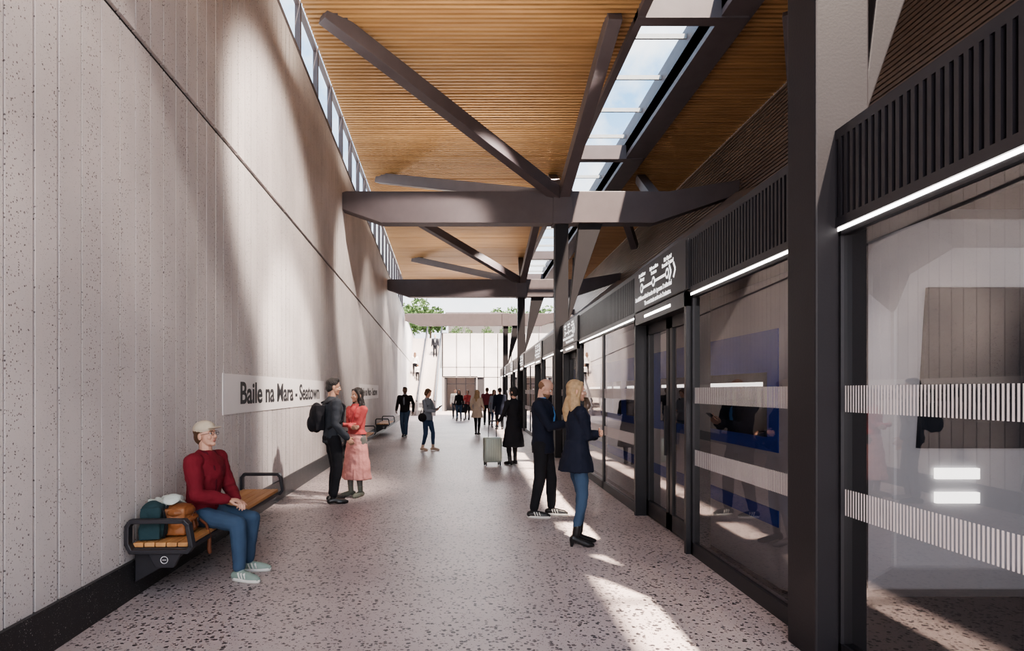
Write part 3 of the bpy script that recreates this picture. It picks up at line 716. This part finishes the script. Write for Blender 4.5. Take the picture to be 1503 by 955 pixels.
def pushchair(x,y,rz):
    r=empty('pushchair',(x,y,0),rz)
    b=MB(); b.prism([(-.2,-.25,.45),(-.2,.25,.45),(-.2,.3,.5),(-.2,-.2,.95),(-.2,-.3,.9)],(.4,0,0)); b.make('seat_fabric',BLK,r,bevel=.03)
    for sx in (-.22,.22):
        curve('frame',[(sx,.35,.08),(sx,-.1,.5),(sx,-.5,1.02)],.012,M_dark,r); curve('rear_leg',[(sx,-.1,.5),(sx,-.35,.08)],.012,M_dark,r)
        for yy in (.35,-.35): curve('wheel',[(sx,yy+.07*math.cos(a),.085+.07*math.sin(a)) for a in [k*math.pi/6 for k in range(12)]],.014,M_black,r,cyclic=True)
    curve('push_bar',[(-.22,-.5,1.02),(.22,-.5,1.02)],.015,M_dark,r)
pushchair(-.42,34.3,rad(160))
def stairz(y): return (int((y-ys)/run)+1)*rise
for nm,x,y,hd,top,bot,kw in (('man_in_black_suit',-2.75,48.2,180,BLK,BLK,dict(shirt=WHT)),('woman_in_white_top',-4.1,45.6,0,WHT,BLK,dict(sex='f',style='long',hair=H_BR)),
    ('child_on_stairs',-3.85,45.0,0,WHT,BLK,dict(sex='f',style='bob',hair=H_BR))):
    person(nm,(x,y,stairz(y)),hd,1.78 if 'child' not in nm else 1.2,top,bot,vox=.02,fl=(-.1,-.03,0,0,0),fr=(.1,-.03,0,0,0),**kw)
# bags on bench
def wl(y,dx): return wx(y)+.03+dx
F=Fig('leather_backpack',(wl(5.22,.25),5.22,.46),rad(10))
F.box('body',(0.0,0,.13),(.18,.27,.22)); F.ball('body',(0.02,0,.12),(.12,.155,.12)); F.box('body',(.10,0,.085),(.07,.19,.12)); F.ball('flap',(.015,0,.20),(.125,.16,.062)); F.ball('flap',(.11,0,.14),(.055,.115,.025)); F.limb('body',[(-.05,-.05,.24),(0,0,.30),(-.05,.05,.24)],[.010]*3,8)
F.limb('strap',[(.12,.08,.14),(.20,.12,.05),(.225,.14,-.05),(.22,.14,-.16),(.225,.14,-.2)],[.012,.013,.015,.020,.018],8); F.box('buckle',(.165,0,.12),(.01,.04,.03)); F.limb('strap',[(.13,-.05,.17),(.15,-.05,.06)],[.009,.009],6); F.limb('strap',[(.13,.05,.17),(.15,.05,.06)],[.009,.009],6)
F.finish(dict(body=mat('tan_leather',(.30,.12,.045),.5,var=.3,bump=.4,bscale=12),flap=mat('tan_leather_dark',(.25,.095,.035),.5,var=.3,bump=.4,bscale=12),strap=mat('strap_leather',(.15,.05,.022),.5),buckle=M_dark),{'body':.008,'flap':.006,'strap':.005},folds=('body',))
F=Fig('green_rucksack',(wl(5.08,.12),5.06,.46),rad(10))
F.box('body',(0,0,.14),(.16,.20,.26)); F.ball('body',(0,0,.22),(.09,.11,.09)); F.ball('body',(.08,0,.10),(.04,.08,.08)); F.limb('straps',[(.09,-.06,.25),(.12,-.07,.15),(.10,-.06,.02)],[.01]*3,8); F.limb('straps',[(.09,.06,.25),(.12,.07,.15),(.10,.06,.02)],[.01]*3,8)
F.finish(dict(body=cloth((.03,.06,.07),'teal_canvas'),straps=BLK),{'body':.009},folds=('body',))
F=Fig('folded_white_scarf',(wl(5.22,.12),5.34,.46),0)
for k in range(9): F.ball('cloth',(random.uniform(-.06,.10),random.uniform(-.18,.08),.25+random.uniform(0,.06)),(.07,.075,.028),Euler((random.uniform(-.6,.6),random.uniform(-.6,.6),0)).to_matrix())
F.ball('cloth',(-.02,0,.13),(.09,.10,.14))
F.finish(dict(cloth=cloth((.55,.6,.56),'pale_scarf',.6,25)),{'*':.008},folds=('cloth',))
# ---------------------------------------------------------------- light
w=bpy.data.worlds.new('sky'); S.world=w; w.use_nodes=True; nt=w.node_tree; N=nt.nodes; L=nt.links
bg=N['Background']; tc=N.new('ShaderNodeTexCoord'); nz=N.new('ShaderNodeTexNoise'); nz.inputs['Scale'].default_value=4.5; nz.inputs['Detail'].default_value=8; nz.inputs['Roughness'].default_value=.58
L.new(tc.outputs['Generated'],nz.inputs['Vector']); cr=N.new('ShaderNodeValToRGB'); e=cr.color_ramp.elements
e[0].position=.44; e[0].color=(.10,.38,.72,1); e[1].position=.60; e[1].color=(.88,.92,.96,1)
L.new(nz.outputs['Fac'],cr.inputs[0])
sx=N.new('ShaderNodeSeparateXYZ'); L.new(tc.outputs['Generated'],sx.inputs[0])
mr=N.new('ShaderNodeMapRange'); mr.inputs[1].default_value=0.0; mr.inputs[2].default_value=.5; mr.inputs[3].default_value=1; mr.inputs[4].default_value=0; L.new(sx.outputs[2],mr.inputs[0])
mx=N.new('ShaderNodeMix'); mx.data_type='RGBA'; L.new(mr.outputs[0],mx.inputs[0]); L.new(cr.outputs[0],mx.inputs[6]); mx.inputs[7].default_value=(.95,.92,.90,1)
L.new(mx.outputs[2],bg.inputs[0]); bg.inputs[1].default_value=1.6
def light(name,typ,loc,direction,energy,color=(1,1,1),**k):
    l=bpy.data.lights.new(name,typ); l.energy=energy; l.color=color
    for a,v in k.items(): setattr(l,a,v)
    o=bpy.data.objects.new(name,l); o.location=loc; o.rotation_euler=V(direction).to_track_quat('-Z','Y').to_euler(); COL.objects.link(o); return o
light('sun','SUN',(10,-10,30),(-2.05,3.6,-8.5),17,(1,.83,.67),angle=rad(1.2))
for k,(yy,en,sz,dy,dz) in enumerate(((1.5,1100,50,2.6,-4.2),(5,3400,34,4.2,-3.4),(8,3200,30,2.4,-6.4),(12,3600,36,4.4,-3.6),(18,2900,46,3,-4.6),(25,2900,50,3,-4.4),(33,2900,50,3,-4.4),(41,2400,52,3,-4.4))):
    light('wall_streak_fill_%d'%k,'SPOT',(2.6,yy,7.9),(-5.4,dy,dz),en,(1,.87,.77),spot_size=rad(sz),spot_blend=.6,shadow_soft_size=.2)  # added spots imitating sun streaks on the left wall
# added fill spot, stands in for wider sunlight on the foreground floor
light('floor_sun_fill','SPOT',(2.6,1.0,7.9),(-2.6,4.6,-7.9),1500,(1,.86,.74),spot_size=rad(34),spot_blend=.5,shadow_soft_size=.15)
for k,yy in enumerate((4,10,15.5,21,27.6,34)):
    light('timber_fill_%d'%k,'AREA',(-.3,yy,6.9),(0,0,1),50,(1,.88,.74),shape='RECTANGLE',size=4.5,size_y=.4)  # added area fill, lifts the timber ceiling beyond the floor bounce
light('rear_area_fill','AREA',(-1.6,-5,4.5),(-.2,1,-.12),380,(1,.95,.93),shape='RECTANGLE',size=5,size_y=7)  # added area fill behind the camera, stands in for open-air daylight
light('far_end_area_fill','AREA',(0,46,8),(0,-.5,-1),1000,(1,.97,.95),shape='RECTANGLE',size=7,size_y=6)  # added area fill brightening the far end of the platform
print('objects',len(bpy.data.objects))
